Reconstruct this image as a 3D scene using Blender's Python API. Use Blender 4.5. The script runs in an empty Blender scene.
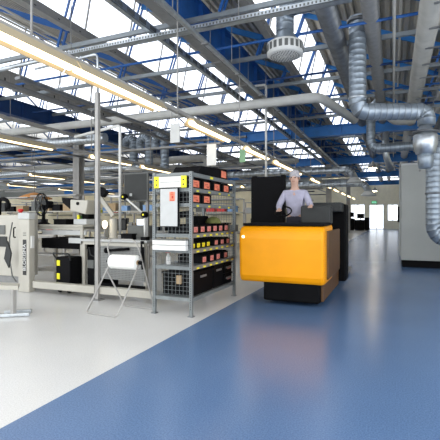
import bpy, bmesh, math, random
from mathutils import Vector, Matrix, Quaternion
random.seed(7)
PI = math.pi
C = bpy.context.scene.collection

# ------------------------------------------------------------------ materials
MATS = {}
def mat(name, col, rough=.5, metal=0., var=.08, scale=6., bump=0., bscale=60., coat=0., spec=.5, wav=None):
    if name in MATS: return MATS[name]
    m = bpy.data.materials.new(name); m.use_nodes = True
    nt = m.node_tree; N = nt.nodes; L = nt.links
    b = N['Principled BSDF']
    b.inputs['Roughness'].default_value = rough
    b.inputs['Metallic'].default_value = metal
    b.inputs['Specular IOR Level'].default_value = spec
    if coat: b.inputs['Coat Weight'].default_value = coat; b.inputs['Coat Roughness'].default_value = .12
    tc = N.new('ShaderNodeTexCoord')
    nz = N.new('ShaderNodeTexNoise'); nz.inputs['Scale'].default_value = scale; nz.inputs['Detail'].default_value = 4
    L.new(tc.outputs['Object'], nz.inputs['Vector'])
    rp = N.new('ShaderNodeValToRGB')
    a = [max(0, c*(1-var)) for c in col]; d = [min(1, c*(1+var)) for c in col]
    rp.color_ramp.elements[0].position = .3; rp.color_ramp.elements[0].color = (*a, 1)
    rp.color_ramp.elements[1].position = .7; rp.color_ramp.elements[1].color = (*d, 1)
    L.new(nz.outputs['Fac'], rp.inputs['Fac']); L.new(rp.outputs['Color'], b.inputs['Base Color'])
    if bump:
        n2 = N.new('ShaderNodeTexNoise'); n2.inputs['Scale'].default_value = bscale
        L.new(tc.outputs['Object'], n2.inputs['Vector'])
        bp = N.new('ShaderNodeBump'); bp.inputs['Strength'].default_value = bump; bp.inputs['Distance'].default_value = .01
        L.new(n2.outputs['Fac'], bp.inputs['Height']); L.new(bp.outputs['Normal'], b.inputs['Normal'])
    MATS[name] = m
    return m
def emis(name, col, strength):
    m = bpy.data.materials.new(name); m.use_nodes = True
    b = m.node_tree.nodes['Principled BSDF']
    b.inputs['Base Color'].default_value = (.8, .8, .8, 1)
    b.inputs['Emission Color'].default_value = (*col, 1); b.inputs['Emission Strength'].default_value = strength
    return m
def floor_mat():
    m = bpy.data.materials.new('speckled_resin_floor'); m.use_nodes = True
    nt = m.node_tree; N = nt.nodes; L = nt.links; b = N['Principled BSDF']
    tc = N.new('ShaderNodeTexCoord'); sx = N.new('ShaderNodeSeparateXYZ'); L.new(tc.outputs['Object'], sx.inputs[0])
    gt = N.new('ShaderNodeMath'); gt.operation = 'GREATER_THAN'; gt.inputs[1].default_value = -2.39
    L.new(sx.outputs['X'], gt.inputs[0])
    sp = N.new('ShaderNodeTexNoise'); sp.inputs['Scale'].default_value = 90; sp.inputs['Detail'].default_value = 3
    bg = N.new('ShaderNodeTexNoise'); bg.inputs['Scale'].default_value = .7; bg.inputs['Detail'].default_value = 3
    L.new(tc.outputs['Object'], sp.inputs['Vector']); L.new(tc.outputs['Object'], bg.inputs['Vector'])
    def ramp(c0, c1, src, p0=.35, p1=.65):
        r = N.new('ShaderNodeValToRGB'); r.color_ramp.elements[0].position = p0; r.color_ramp.elements[1].position = p1
        r.color_ramp.elements[0].color = (*c0, 1); r.color_ramp.elements[1].color = (*c1, 1)
        L.new(src, r.inputs['Fac']); return r.outputs['Color']
    w = ramp((.60, .60, .585), (.72, .72, .71), sp.outputs['Fac'])
    u = ramp((.078, .145, .285), (.125, .215, .385), sp.outputs['Fac'])
    mx = N.new('ShaderNodeMix'); mx.data_type = 'RGBA'
    L.new(gt.outputs[0], mx.inputs['Factor']); L.new(w, mx.inputs[6]); L.new(u, mx.inputs[7])
    m2 = N.new('ShaderNodeMix'); m2.data_type = 'RGBA'; m2.blend_type = 'MULTIPLY'; m2.inputs['Factor'].default_value = .5
    L.new(mx.outputs[2], m2.inputs[6]); L.new(ramp((.85, .85, .85), (1, 1, 1), bg.outputs['Fac']), m2.inputs[7])
    L.new(m2.outputs[2], b.inputs['Base Color'])
    b.inputs['Roughness'].default_value = FLOOR_ROUGH
    b.inputs['Specular IOR Level'].default_value = .5
    return m
FLOOR_ROUGH = .24
def glass_mat():
    m = bpy.data.materials.new('roof_glass'); m.use_nodes = True
    nt = m.node_tree; N = nt.nodes; L = nt.links
    N.remove(N['Principled BSDF'])
    o = N['Material Output']
    t = N.new('ShaderNodeBsdfTransparent'); t.inputs[0].default_value = (.97, .98, 1, 1)
    g = N.new('ShaderNodeBsdfGlossy'); g.inputs['Roughness'].default_value = .1
    mx = N.new('ShaderNodeMixShader'); mx.inputs[0].default_value = .04
    L.new(t.outputs[0], mx.inputs[1]); L.new(g.outputs[0], mx.inputs[2]); L.new(mx.outputs[0], o.inputs[0])
    return m

M = dict(
 galv=mat('galvanised_steel', (.56,.60,.63), .34, .85, .16, 9, .15, 40),
 galv_dark=mat('aged_galvanised_steel', (.20,.21,.22), .45, .7, .2, 6),
 spiral=mat('spiral_duct_steel', (.31,.36,.41), .38, .6, .18, 5),
 seam=mat('duct_seam_steel', (.18,.20,.22), .45, .5, .1, 8),
 rack=mat('rack_grey_green_steel', (.20,.22,.22), .45, .2, .12, 10),
 steel=mat('satin_grey_steel', (.24,.24,.235), .45, .3, .1, 10),
 chord=mat('grey_painted_steel', (.27,.30,.32), .5, .2, .1, 6),
 blue=mat('blue_painted_steel', (.02,.115,.38), .45, .0, .15, 3),
 blue_l=mat('bright_blue_painted_steel', (.03,.20,.55), .45, 0, .12, 3),
 navy=mat('navy_painted_steel', (.012,.05,.17), .5, 0, .15, 3),
 roof=mat('corrugated_roof_metal', (.50,.47,.41), .45, .3, .14, 1.5),
 channel=mat('pale_grey_channel', (.37,.36,.34), .5, .2, .1, 5),
 white=mat('white_powder_coat', (.70,.70,.67), .45, 0, .04, 8),
 cream=mat('cream_machine_paint', (.47,.45,.39), .45, 0, .05, 6),
 wallp=mat('cream_wall_plaster', (.86,.78,.56), .8, 0, .06, 3, .1, 30),
 wallw=mat('white_wall_plaster', (.86,.80,.62), .8, 0, .05, 3),
 cab=mat('pale_grey_cabinet_paint', (.38,.39,.365), .5, 0, .04, 2),
 pipe=mat('white_insulated_pipe', (.52,.52,.49), .5, 0, .06, 4),
 pipeg=mat('beige_grey_pipe', (.45,.44,.40), .45, .1, .1, 4),
 black=mat('black_plastic', (.004,.004,.005), .6, 0, .2, 12, spec=.1),
 blackm=mat('black_painted_metal', (.004,.004,.0045), .6, 0, .2, 6, spec=.08),
 dark=mat('dark_grey_plastic', (.035,.037,.036), .5, 0, .1, 8, spec=.25),
 grey=mat('mid_grey_plastic', (.13,.135,.128), .5, 0, .1, 8, spec=.3),
 lgrey=mat('light_grey_panel', (.50,.51,.50), .5, 0, .05, 8),
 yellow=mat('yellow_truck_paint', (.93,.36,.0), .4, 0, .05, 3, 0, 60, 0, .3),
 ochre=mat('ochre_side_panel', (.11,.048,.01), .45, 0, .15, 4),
 ylab=mat('yellow_label', (.88,.80,.02), .6, 0, .05, 20),
 olab=mat('orange_paper_label', (.85,.24,.14), .7, 0, .12, 30),
 plab=mat('pink_paper_label', (.70,.26,.22), .7, 0, .15, 40),
 ink=mat('dark_ink', (.03,.03,.03), .6, 0, .05, 20),
 redink=mat('red_ink', (.45,.04,.02), .6, 0, .05, 20),
 paper=mat('white_paper', (.88,.88,.84), .85, 0, .03, 20, .2, 80),
 olive=mat('olive_fabric', (.16,.17,.05), .9, 0, .2, 20),
 red=mat('red_plastic', (.65,.02,.02), .4, 0, .05, 8),
 green=mat('green_sign', (.05,.40,.16), .5, 0, .05, 8),
 orange=mat('orange_fabric', (.75,.33,.10), .8, 0, .1, 8),
 skin=mat('skin', (.58,.36,.27), .5, 0, .08, 15),
 shirt=mat('pale_lavender_shirt', (.42,.41,.52), .85, 0, .1, 12),
 trousers=mat('dark_trousers', (.03,.03,.045), .9, 0, .1, 12),
 hair=mat('grey_hair', (.42,.40,.42), .8, 0, .2, 40),
 bluebox=mat('pale_blue_plastic', (.20,.36,.62), .5, 0, .05, 8),
 wood=mat('brown_cardboard', (.42,.30,.17), .8, 0, .1, 20),
 floor=floor_mat(), glass=glass_mat(),
 tube=emis('warm_fluorescent_tube', (1, .78, .45), 3.6),
 reflector=mat('cream_reflector', (.50,.42,.28), .4, 0, .04, 8),
 screen=emis('lit_screen', (.75, .85, 1), 1.1),
 pendant=emis('warm_pendant_bulb', (1, .80, .50), 45.),
 lamp=emis('work_lamp_glow', (1, .85, .6), 4.),
 exit=emis('green_exit_light', (.05, .6, .25), .8),
)

# ------------------------------------------------------------------ mesh helpers
class MB:
    def __init__(s): s.bm = bmesh.new(); s.T = Matrix.Identity(4)
    def v(s, p): return s.bm.verts.new(s.T @ Vector(p))
    def box(s, a, b):
        x0,y0,z0 = [min(a[i],b[i]) for i in range(3)]; x1,y1,z1 = [max(a[i],b[i]) for i in range(3)]
        return s.hexa([(x0,y0,z0),(x1,y0,z0),(x1,y1,z0),(x0,y1,z0),(x0,y0,z1),(x1,y0,z1),(x1,y1,z1),(x0,y1,z1)])
    def hexa(s, P):
        V = [s.v(p) for p in P]
        for f in ((3,2,1,0),(4,5,6,7),(0,1,5,4),(1,2,6,5),(2,3,7,6),(3,0,4,7)): s.bm.faces.new([V[i] for i in f])
        return s
    def bar(s, p, q, w, h=None, up=(0,0,1)):
        h = h or w; p = Vector(p); q = Vector(q); d = (q-p).normalized(); up = Vector(up)
        if abs(d.dot(up)) > .98: up = Vector((0,1,0))
        sd = d.cross(up).normalized()*w/2; u = sd.cross(d).normalized()*h/2
        return s.hexa([p-sd-u, p+sd-u, q+sd-u, q-sd-u, p-sd+u, p+sd+u, q+sd+u, q-sd+u])
    def sweep(s, pts, r, n=12, cap=True):
        pts = [Vector(p) for p in pts]
        R = r if isinstance(r, (list, tuple)) else [r]*len(pts)
        t0 = (pts[1]-pts[0]).normalized()
        a = Vector((0,0,1)) if abs(t0.z) < .9 else Vector((1,0,0))
        nrm = t0.cross(a).normalized(); rings = []; tp = t0
        for i, p in enumerate(pts):
            if i == 0: t = t0
            elif i == len(pts)-1: t = (pts[i]-pts[i-1]).normalized()
            else: t = ((pts[i]-pts[i-1]).normalized()+(pts[i+1]-pts[i]).normalized()).normalized()
            nrm = tp.rotation_difference(t) @ nrm; tp = t
            bn = t.cross(nrm).normalized()
            k = 1.
            rings.append([s.v(p+(nrm*math.cos(2*PI*j/n)+bn*math.sin(2*PI*j/n))*R[i]*k) for j in range(n)])
        for i, (A, B) in enumerate(zip(rings, rings[1:])):
            for j in range(n):
                f = s.bm.faces.new((A[j], A[(j+1)%n], B[(j+1)%n], B[j])); f.smooth = True
                if abs(R[i]-R[i+1]) > 1e-6: f.material_index = 1
        if cap:
            s.bm.faces.new(list(reversed(rings[0]))); s.bm.faces.new(rings[-1])
        return s
    def lathe(s, c, prof, n=24, axis='z'):
        c = Vector(c); rings = []
        for r, z in prof:
            ring = []
            for j in range(n):
                a = 2*PI*j/n; u, w = r*math.cos(a), r*math.sin(a)
                p = {'z': (u,w,z), 'x': (z,u,w), 'y': (w,z,u)}[axis]
                ring.append(s.v(c+Vector(p)))
            rings.append(ring)
        for A, B in zip(rings, rings[1:]):
            for j in range(n):
                f = s.bm.faces.new((A[j], A[(j+1)%n], B[(j+1)%n], B[j])); f.smooth = True
        s.bm.faces.new(list(reversed(rings[0]))); s.bm.faces.new(rings[-1])
        return s
    def prism(s, poly, a, b, axis='y'):
        f = {'y': lambda u,w,t: (u,t,w), 'x': lambda u,w,t: (t,u,w), 'z': lambda u,w,t: (u,w,t)}[axis]
        A = [s.v(f(u,w,a)) for u, w in poly]; B = [s.v(f(u,w,b)) for u, w in poly]; n = len(poly)
        s.bm.faces.new(A); s.bm.faces.new(list(reversed(B)))
        for i in range(n): s.bm.faces.new((A[i], B[i], B[(i+1)%n], A[(i+1)%n]))
        return s
    def build(s, name, m, parent=None, bevel=0, fix=True):
        if fix: bmesh.ops.recalc_face_normals(s.bm, faces=s.bm.faces)
        me = bpy.data.meshes.new(name)
        vs = s.bm.verts
        if parent is None:
            xs = [v.co.x for v in vs]; ys = [v.co.y for v in vs]; zs = [v.co.z for v in vs]
            o0 = Vector(((min(xs)+max(xs))/2, (min(ys)+max(ys))/2, min(zs)))
        else:
            o0 = world_of(parent)
        bmesh.ops.translate(s.bm, verts=vs, vec=-o0)
        s.bm.to_mesh(me); s.bm.free()
        me.materials.append(m)
        if any(p.material_index == 1 for p in me.polygons): me.materials.append(M['seam'])
        o = bpy.data.objects.new(name, me); C.objects.link(o)
        if parent is None: o.location = o0
        else: o.parent = parent
        if bevel:
            md = o.modifiers.new('bevel', 'BEVEL'); md.width = bevel; md.segments = 2; md.limit_method = 'ANGLE'
        return o
def merge(o, mb, m):
    """adds surface pattern (slots, holes, print) to a part's own mesh as a second material"""
    bmesh.ops.translate(mb.bm, verts=mb.bm.verts, vec=-world_of(o))
    tmp = bpy.data.meshes.new('t'); mb.bm.to_mesh(tmp); mb.bm.free()
    me = o.data; me.materials.append(m); k = len(me.materials)-1
    b = bmesh.new(); b.from_mesh(me); n = len(b.faces); b.from_mesh(tmp); b.faces.ensure_lookup_table()
    for f in b.faces[n:]: f.material_index = k
    b.to_mesh(me); b.free(); bpy.data.meshes.remove(tmp)
    return o
def world_of(o):
    v = Vector((0,0,0))
    while o: v += o.location; o = o.parent
    return v
def tag(o, label=None, cat=None, group=None, kind=None):
    if label: o['label'] = label
    if cat: o['category'] = cat
    if group: o['group'] = group
    if kind: o['kind'] = kind
    return o
def thing(name, label, cat, loc, group=None):
    o = bpy.data.objects.new(name, None); o.empty_display_size = .1; C.objects.link(o); o.location = loc
    return tag(o, label, cat, group)
def copy_tree(o, parent=None):
    c = o.copy(); C.objects.link(c)
    if parent: c.parent = parent
    for ch in list(o.children): copy_tree(ch, c)
    return c
def dup(o, loc, label):
    c = copy_tree(o); c.location = loc; c['label'] = label
    return c
def lerp(a, b, t): return Vector(a).lerp(Vector(b), t)
def path(pts, rad=.2, seg=5):
    """polyline with rounded corners"""
    pts = [Vector(p) for p in pts]; out = [pts[0]]
    for i in range(1, len(pts)-1):
        a, b, c = pts[i-1], pts[i], pts[i+1]
        r = min(rad, (a-b).length*.49, (c-b).length*.49)
        p = b+(a-b).normalized()*r; q = b+(c-b).normalized()*r
        for k in range(seg+1):
            t = k/seg; out.append(p*(1-t)**2+b*2*t*(1-t)+q*t*t)
    out.append(pts[-1]); return out
def ducted(pts, r, step=.13, seam=.004, elbow=.3, seg=4):
    """points and radii of a duct with raised seams"""
    P = path(pts, elbow, seg); op = []; orr = []
    for a, b in zip(P, P[1:]):
        L = (b-a).length; n = max(1, int(L/step)); w = .005/max(L, .02)
        for k in range(n):
            t = k/n
            op += [a.lerp(b, t), a.lerp(b, min(1, t+w)), a.lerp(b, min(1, t+2*w))] if L > .06 else [a.lerp(b, t)]
            orr += [r, r+seam*r*3, r] if L > .06 else [r]
    op.append(P[-1]); orr.append(r)
    q = [op[0]]; s = [orr[0]]
    for p, k in zip(op[1:], orr[1:]):
        if (p-q[-1]).length > 1e-4: q.append(p); s.append(k)
    return q, s
def text_mesh(txt, size, T, m, name, parent, depth=.002):
    cu = bpy.data.curves.new('t', 'FONT'); cu.body = txt; cu.size = size; cu.align_x = 'CENTER'; cu.align_y = 'CENTER'; cu.extrude = depth
    o = bpy.data.objects.new('t', cu); C.objects.link(o)
    dg = bpy.context.evaluated_depsgraph_get(); me = bpy.data.meshes.new_from_object(o.evaluated_get(dg))
    bpy.data.objects.remove(o)
    me.transform(T)
    me.transform(Matrix.Translation(-world_of(parent)))
    me.materials.clear(); me.materials.append(m)
    ob = bpy.data.objects.new(name, me); C.objects.link(ob); ob.parent = parent
    return ob
# orientation of writing on a plane facing the camera (-Y) or the aisle (+X)
def face_negy(p, roll=0): return Matrix.Translation(Vector(p)) @ Matrix.Rotation(PI/2, 4, 'X') @ Matrix.Rotation(roll, 4, 'Z')
ORD = ['nearest','second','third','fourth','fifth','sixth','seventh','eighth','ninth','tenth','eleventh','twelfth','thirteenth','fourteenth','fifteenth','sixteenth','seventeenth','eighteenth','nineteenth','twentieth','twenty-first','twenty-second','twenty-third','twenty-fourth','twenty-fifth']

# ------------------------------------------------------------------ the building shell
XL, XR, YN, YF = -43., 5.2, 1.0, 50.
tag(MB().box((XL-.2, -2, -.2), (XR+.2, YF+.3, 0)).build('floor', M['floor']), kind='structure')
# put floor object origin at world zero so the two colour zones lie where the line is
fl = bpy.data.objects['floor']; fl.data.transform(Matrix.Translation(fl.location)); fl.location = (0,0,0)

GX = [-41.6, -37.7, -33.8, -29.9, -26.0, -22.1, -18.2, -14.3, -10.4, -6.5, -2.6, 1.3]      # gutter lines
RZ, GZ, DX = 7.1, 5.6, .35
mb = MB()
for g in GX:
    x0, z0 = g+DX, RZ; x1, z1 = g+3.9, GZ+.02
    n = 17; top = []
    for k in range(n):
        for (u, dz) in ((0,0),(.42,0),(.55,.075),(.87,.075)):
            t = (k+u)/n; top.append((x0+(x1-x0)*t, z0+(z1-z0)*t+dz))
    top.append((x1, z1))
    lo = [mb.v((x, YN, z)) for x, z in top]; hi = [mb.v((x, YF, z)) for x, z in top]
    lo2 = [mb.v((x, YN, z+.015)) for x, z in top]; hi2 = [mb.v((x, YF, z+.015)) for x, z in top]
    for i in range(len(top)-1):
        mb.bm.faces.new((lo[i], lo[i+1], hi[i+1], hi[i])); mb.bm.faces.new((lo2[i+1], lo2[i], hi2[i], hi2[i+1]))
tag(mb.build('ceiling', M['roof'], fix=False), kind='structure')
for i, g in enumerate(GX):
    w = tag(MB().hexa([(g+.02,YN,GZ+.05),(g+.035,YN,GZ+.05),(g+.035,YF,GZ+.05),(g+.02,YF,GZ+.05),
                   (g+DX-.02,YN,RZ),(g+DX-.005,YN,RZ),(g+DX-.005,YF,RZ),(g+DX-.02,YF,RZ)]).build('window_%d'%(i+1), M['glass']), kind='structure')
    f = MB()
    for k in range(int((YF-YN)/1.55)+1):
        y = YN+.1+k*1.55; f.bar((g+.03, y, GZ+.05), (g+DX-.02, y, RZ), .035, .03, up=(0,1,0))
    f.box((g-.02,YN,GZ-.02),(g+.06,YF,GZ+.07)); f.box((g+DX-.06,YN,RZ-.05),(g+DX+.06,YF,RZ+.06))
    f.build('window_frame', M['channel'], w)
# gutter channels with slots, one per bay
for i, g in enumerate(GX):
    t = thing('gutter_channel', ['pale slotted gutter channel under the %s skylight band from the right' % ORD[len(GX)-1-i].replace('nearest','first')][0], 'gutter', (g, (YN+YF)/2, 5.28), 'slotted gutter channels under the skylights')
    zb = 5.30 if abs(g+10.4) < .1 else 5.49
    ch = MB().box((g-.10,YN,zb),(g+.06,YF,zb+.02)).box((g-.10,YN,zb+.02),(g-.08,YF,5.58)).box((g+.04,YN,zb+.02),(g+.06,YF,5.58)).build('channel', M['channel'], t)
    s = MB()
    for k in range(40):
        y = YN+.5+k*.62; s.box((g+.06,y,zb+.05),(g+.064,y+.05,min(5.56,zb+.14)))
    merge(ch, s, M['ink'])
    # roof pipes under the corrugated sheets
    if g < 0 and g > -20:
        for q, (dx, z) in enumerate(((1.2,6.5),(2.0,6.15),(2.75,5.85))):
            tag(MB().sweep([(g+dx,YN+.5,z),(g+dx,YF-1,z)], .028, 8).build('conduit_pipe', M['pipeg']),
                '%s thin conduit under the corrugated roof above the %s gutter from the right' % (['upper','middle','lower'][q], ORD[len(GX)-1-i].replace('nearest','first')), 'pipe', 'conduits along the corrugated roof')
# walls
def wall(name, a, b, m): return tag(MB().box(a, b).build(name, m), kind='structure')
wall('wall_left', (XL-.2,YN+6,0), (XL,YF,5.6), M['cab'])
mb = MB()
holes = [(-6.6,-5.0,1.0,2.9), (-4.6,-3.0,1.0,2.9), (-2.55,-.95,0.0,2.85), (-.6,.55,.95,2.85), (1.3,3.,1,2.9)]
segs = [XL]+[h for q in holes for h in q[:2]]+[XR]
for k in range(0, len(segs), 2): mb.box((segs[k],YF,0),(segs[k+1],YF+.2,5.6))
for (a,b,z0,z1) in holes:
    if z0 > 0: mb.box((a,YF,0),(b,YF+.2,z0))
    mb.box((a,YF,z1),(b,YF+.2,5.6))
tag(mb.build('wall_back', M['wallw']), kind='structure')
wall('wall_right', (XR,YN+7,0), (XR+.2,YF,5.6), M['wallw'])
for k, (a,b,z0,z1) in enumerate(holes):
    nm = 'door_1' if z0 == 0 else 'window_%d' % (len(GX)+1+k)
    w = tag(MB().box((a+.05,YF+.09,z0+.05),(b-.05,YF+.1,z1-.05)).build(nm, M['glass']), kind='structure')
    f = MB()
    f.box((a,YF+.04,z0),(a+.07,YF+.14,z1)).box((b-.07,YF+.04,z0),(b,YF+.14,z1)).box((a,YF+.04,z1-.07),(b,YF+.14,z1)).box((a,YF+.04,z0),(b,YF+.14,z0+.07))
    f.box(((a+b)/2-.035,YF+.04,z0),((a+b)/2+.035,YF+.14,z1))
    f.build('door_frame' if z0 == 0 else 'window_frame', M['white'], w)
e = thing('exit_sign', 'small green exit sign above the glazed door in the back wall', 'sign', (-2.0,YF-.08,2.95))
MB().box((-2.3,YF-.1,2.95),(-1.7,YF-.01,3.25)).build('housing', M['green'], e)
MB().box((-2.25,YF-.11,3.0),(-1.75,YF-.1,3.2)).build('sign_face', M['exit'], e)

# ------------------------------------------------------------------ roof trusses
TY = [2.6, 4.75, 6.9, 9.1, 11.25, 13.3, 15.4, 17.6, 19.8, 22., 24.2, 26.4, 28.6, 31., 33.4, 36., 39., 42., 45., 48.]
def truss(y, k):
    far = y > 30
    t = thing('roof_truss', '%s roof truss from the camera, grey bottom chord with blue diagonals' % ORD[k], 'roof truss', (0, y, 5.1), 'roof trusses across the hall')
    MB().box((XL,y-.035,5.10),(XR,y+.035,5.19)).build('bottom_chord', M['chord'], t)
    for g in GX:
        rx = g+DX
        if (far and g < -20) or (y < 17 and g < -27): continue
        w = MB()
        for dy in (-.07, .07): w.bar((rx, y+dy, RZ-.05), (rx-.68, y+dy, 5.17), .03, .05)
        w.build('diagonal', M['blue'], t)
        if g < -8: MB().bar((rx, y, RZ-.07), (rx+2.1, y, 5.17), .035, .05).build('diagonal', M['navy'], t)
        MB().bar((rx, y, RZ-.10), (g+3.85, y, GZ-.08), .05, .13).build('rafter', M['blue_l'] if g > -8 else M['blue'], t)
    return t
for k, y in enumerate(TY): truss(y, k)
for k, y in enumerate([8.0, 10.35, 12.4, 14.4, 18.7, 21, 25.3]):
    tag(MB().sweep([(XL+.1,y,5.02),(XR-.1,y,5.02)], .03, 8).build('tie_rod', M['navy'] if k%2 else M['blue']), 'blue round tie rod under the roof, %s from the camera' % ORD[k], 'tie rod', 'blue tie rods across the hall')
def ibeam(a, b, ztop, dep, wid, axis, m, name, label, grp):
    """I-section girder"""
    h = wid/2; t = .03; z0 = ztop-dep
    poly = [(-h,z0),(h,z0),(h,z0+t),(t/2,z0+t),(t/2,ztop-t),(h,ztop-t),(h,ztop),(-h,ztop),(-h,ztop-t),(-t/2,ztop-t),(-t/2,z0+t),(-h,z0+t)]
    if axis == 'x':   # along x at y=c
        y = a[1]; P = [(y+u, w) for u, w in poly]; mb = MB().prism(P, a[0], b[0], 'x')
        for k in range(int(abs(b[0]-a[0])/2.0)): mb.box((a[0]+1+k*2, y-h+.01, z0+t), (a[0]+1.012+k*2, y+h-.01, ztop-t))
    else:
        x = a[0]; P = [(x+u, w) for u, w in poly]; mb = MB().prism(P, a[1], b[1], 'y')
        for k in range(int(abs(b[1]-a[1])/1.2)): mb.box((x-h+.01, a[1]+.5+k*1.2, z0+t), (x+h-.01, a[1]+.512+k*1.2, ztop-t))
    return tag(mb.build(name, m), label, 'girder', grp)
for k, y in enumerate((16.75, 26.0, 35.2, 44.2)):
    ibeam((XL+.1,y),(XR-.1,y),5.08,.42,.26,'x',M['blue_l'],'steel_girder','deep blue girder across the hall, %s from the camera' % ORD[k],'blue cross girders')
for k, (x, zt, dp) in enumerate(((-3.7,5.8,.78),(-11.5,5.25,.52),(-19.3,5.25,.52))):
    for o in [ibeam((x,YN),(x,YF-.5),zt,dp,.24,'y',M['navy'] if k else M['blue'],'roof_girder',
          ['long blue girder running down the hall over the rack','long navy girder over the machine benches, second from the aisle','long navy girder farthest from the aisle'][k],'long blue girders')]: pass
# columns under the long girders
for k, (x, y) in enumerate(((-11.5,12.6),(-11.5,26.),(-3.7,26.),(-19.3,12.6),(-19.3,26.),(-11.5,38.),(-3.7,38.))):
    c = MB(); h=.15
    c.box((x-h,y-h,0),(x+h,y-h+.02,4.66)); c.box((x-h,y+h-.02,0),(x+h,y+h,4.66)); c.box((x-.012,y-h,0),(x+.012,y+h,4.66)); c.box((x-.22,y-.22,0),(x+.22,y+.22,.03))
    c.box((x-.18,y-.18,4.64),(x+.18,y+.18,4.68))
    tag(c.build('steel_column', M['channel']), 'white column in the %s row from the aisle, %s one' % ({-3.7:'first',-11.5:'second',-19.3:'third'}[x], {12.6:'nearest',26.:'in the middle',38.:'farthest'}[y]), 'column', 'white steel columns')

# ------------------------------------------------------------------ cable trays and rails
def tray(y, x0, x1, z, label):
    t = thing('cable_tray', label, 'cable tray', ((x0+x1)/2,y,z))
    b = MB(); b.box((x0,y-.07,z),(x1,y+.07,z+.008))
    for s_ in (-.07,.064): b.box((x0,y+s_,z),(x1,y+s_+.006,z+.075))
    tr = b.build('trough', M['galv'], t)
    s = MB(); n = min(99, int((x1-x0)/.06))
    for k in range(n):
        x = x0+.03+k*(x1-x0-.06)/n; s.box((x,y-.0735,z+.02),(x+.025,y-.0705,z+.055))
    merge(tr, s, M['grey'])
    for x in (x0+.3+k*1.75 for k in range(int((x1-x0)/1.75))): MB().sweep([(x,y,z+.01),(x,y,5.6)], .009, 6).build('hanging_rod', M['steel'], t)
    return t
tray(6.15, -6.1, -.55, 4.55, 'slotted galvanised cable tray crossing above the light line near the camera')
tag(MB().sweep([(-9.6,6.2,4.56),(-6.12,6.15,4.6)], .045, 12).build('steel_pipe', M['galv']), 'grey steel pipe continuing left from the slotted cable tray', 'pipe')
def long_rail(x, z, w, h, label, kind, m, y1=46.):
    t = thing('cable_trunking', label, 'cable tray', (x, 20, z))
    b = MB()
    if kind == 'slot':
        b.box((x-w/2,YN+1,z),(x+w/2,y1,z+.01)).box((x-w/2,YN+1,z),(x-w/2+.006,y1,z+h)).box((x+w/2-.006,YN+1,z),(x+w/2,y1,z+h))
        tr = b.build('trough', m, t); s = MB()
        for k in range(60): s.box((x+w/2,2.4+k*.33,z+.03),(x+w/2+.003,2.6+k*.33,z+h-.03))
        merge(tr, s, M['grey'])
    else:
        b.box((x-w/2,YN+1,z),(x+w/2,y1,z+h)); b.build('trough', m, t, .008)
        for k in range(14): MB().box((x-w/2-.02,3+k*1.6,z-.02),(x+w/2+.02,3.06+k*1.6,z)).build('bracket', M['steel'], t)
    for k in range(14):
        y = 2.8+k*2.35; MB().sweep([(x,y,z),(x,y,5.75)], .008, 6).build('hanging_rod', M['steel'], t)
long_rail(-3.95, 4.66, .09, .13, 'slotted grey rail running down the hall left of the long blue girder', 'slot', M['galv'])
long_rail(-3.42, 4.66, .20, .08, 'wide flat grey cable trunking below the long blue girder', 'box', M['steel'])
long_rail(-2.95, 4.35, .07, .06, 'narrow grey cable rail right of the wide trunking', 'box', M['galv'], 40)
long_rail(-7.4, 4.1, .12, .06, 'narrow grey cable rail above the machine bench light line', 'box', M['steel'], 40)
long_rail(-9.1, 3.9, .16, .07, 'flat grey trunking left of the machine bench light line', 'box', M['channel'], 40)

# ------------------------------------------------------------------ fluorescent lines
def fixture(x, y, z, label):
    t = thing('fluorescent_light', label, 'ceiling light', (x, y, z), 'fluorescent lights in hanging lines')
    L = .905
    MB().prism([(x-.055,z+.11),(x+.055,z+.11),(x+.135,z+.0),(x+.123,z+.0),(x+.045,z+.098),(x-.045,z+.098),(x-.123,z+.0),(x-.135,z+.0)], y-L, y+L, 'y').build('reflector', M['reflector'], t)
    MB().sweep([(x,y-L+.03,z+.035),(x,y+L-.03,z+.035)], .044, 10).build('tube', M['tube'], t)
    return t
LINES = [(-3.23, 3.0, [.70, 2.53, 4.36, 7.15, 10.05, 12.65, 14.5, 18.6, 22.5, 26, 30, 34, 38], 'line beside the aisle'),
         (-7.5, 3.0, [4.6, 6.45, 9.6, 12, 15.0, 18.2, 21.4, 25, 29], 'line over the machine benches'),
         (-12.9, 3.0, [7.4, 9.3, 12.4, 15, 18.4, 22, 26, 30], 'line third from the aisle'),
         (-18.5, 3.05, [10, 13, 16, 19.5, 23, 27, 31], 'line fourth from the aisle')]
proto = None
for x, z, ys, nm in LINES:
    for i, y in enumerate(ys):
        lab = 'lit fluorescent light, %s from the camera in the %s' % (ORD[i], nm)
        if proto is None: proto = fixture(x, y, z, lab)
        else: dup(proto, (x, y, z), lab)
    t = thing('carrier_rail', 'long grey carrier rail of the light %s' % nm, 'rail', (x, 20, z+.09), 'carrier rails of the light lines')
    MB().box((x-.035,.9 if x > -4 else YN+2,z+.092),(x+.035,YF-8,z+.15)).build('rail', M['channel'], t)
    for k in range(12): MB().sweep([(x,2.9+k*2.9,z+.15),(x,2.9+k*2.9,5.5)], .012, 6).build('hanging_rod', M['channel'], t)
# big pendant rod and lamps over the aisle
for k, (x, y, z) in enumerate(((-.98,22.95,4.0),(-1.66,43.3,4.0))):
    t = thing('pendant_lamp', ['warm bell lamp hanging over the aisle, nearer one','warm bell lamp hanging over the aisle near the back wall'][k], 'lamp', (x,y,z), 'warm lamps over the aisle')
    MB().lathe((x,y,z), [(.24,0),(.25,.01),(.20,.16),(.08,.26),(.05,.36)], 20).build('lamp_shade', M['channel'], t)
    MB().lathe((x,y,z-.06), [(.05,0),(.17,.03),(.2,.059)], 20).build('bulb', M['pendant'], t)
    MB().sweep([(x,y,z+.35),(x,y,5.1)], .012, 6).build('rod', M['steel'], t)

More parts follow.
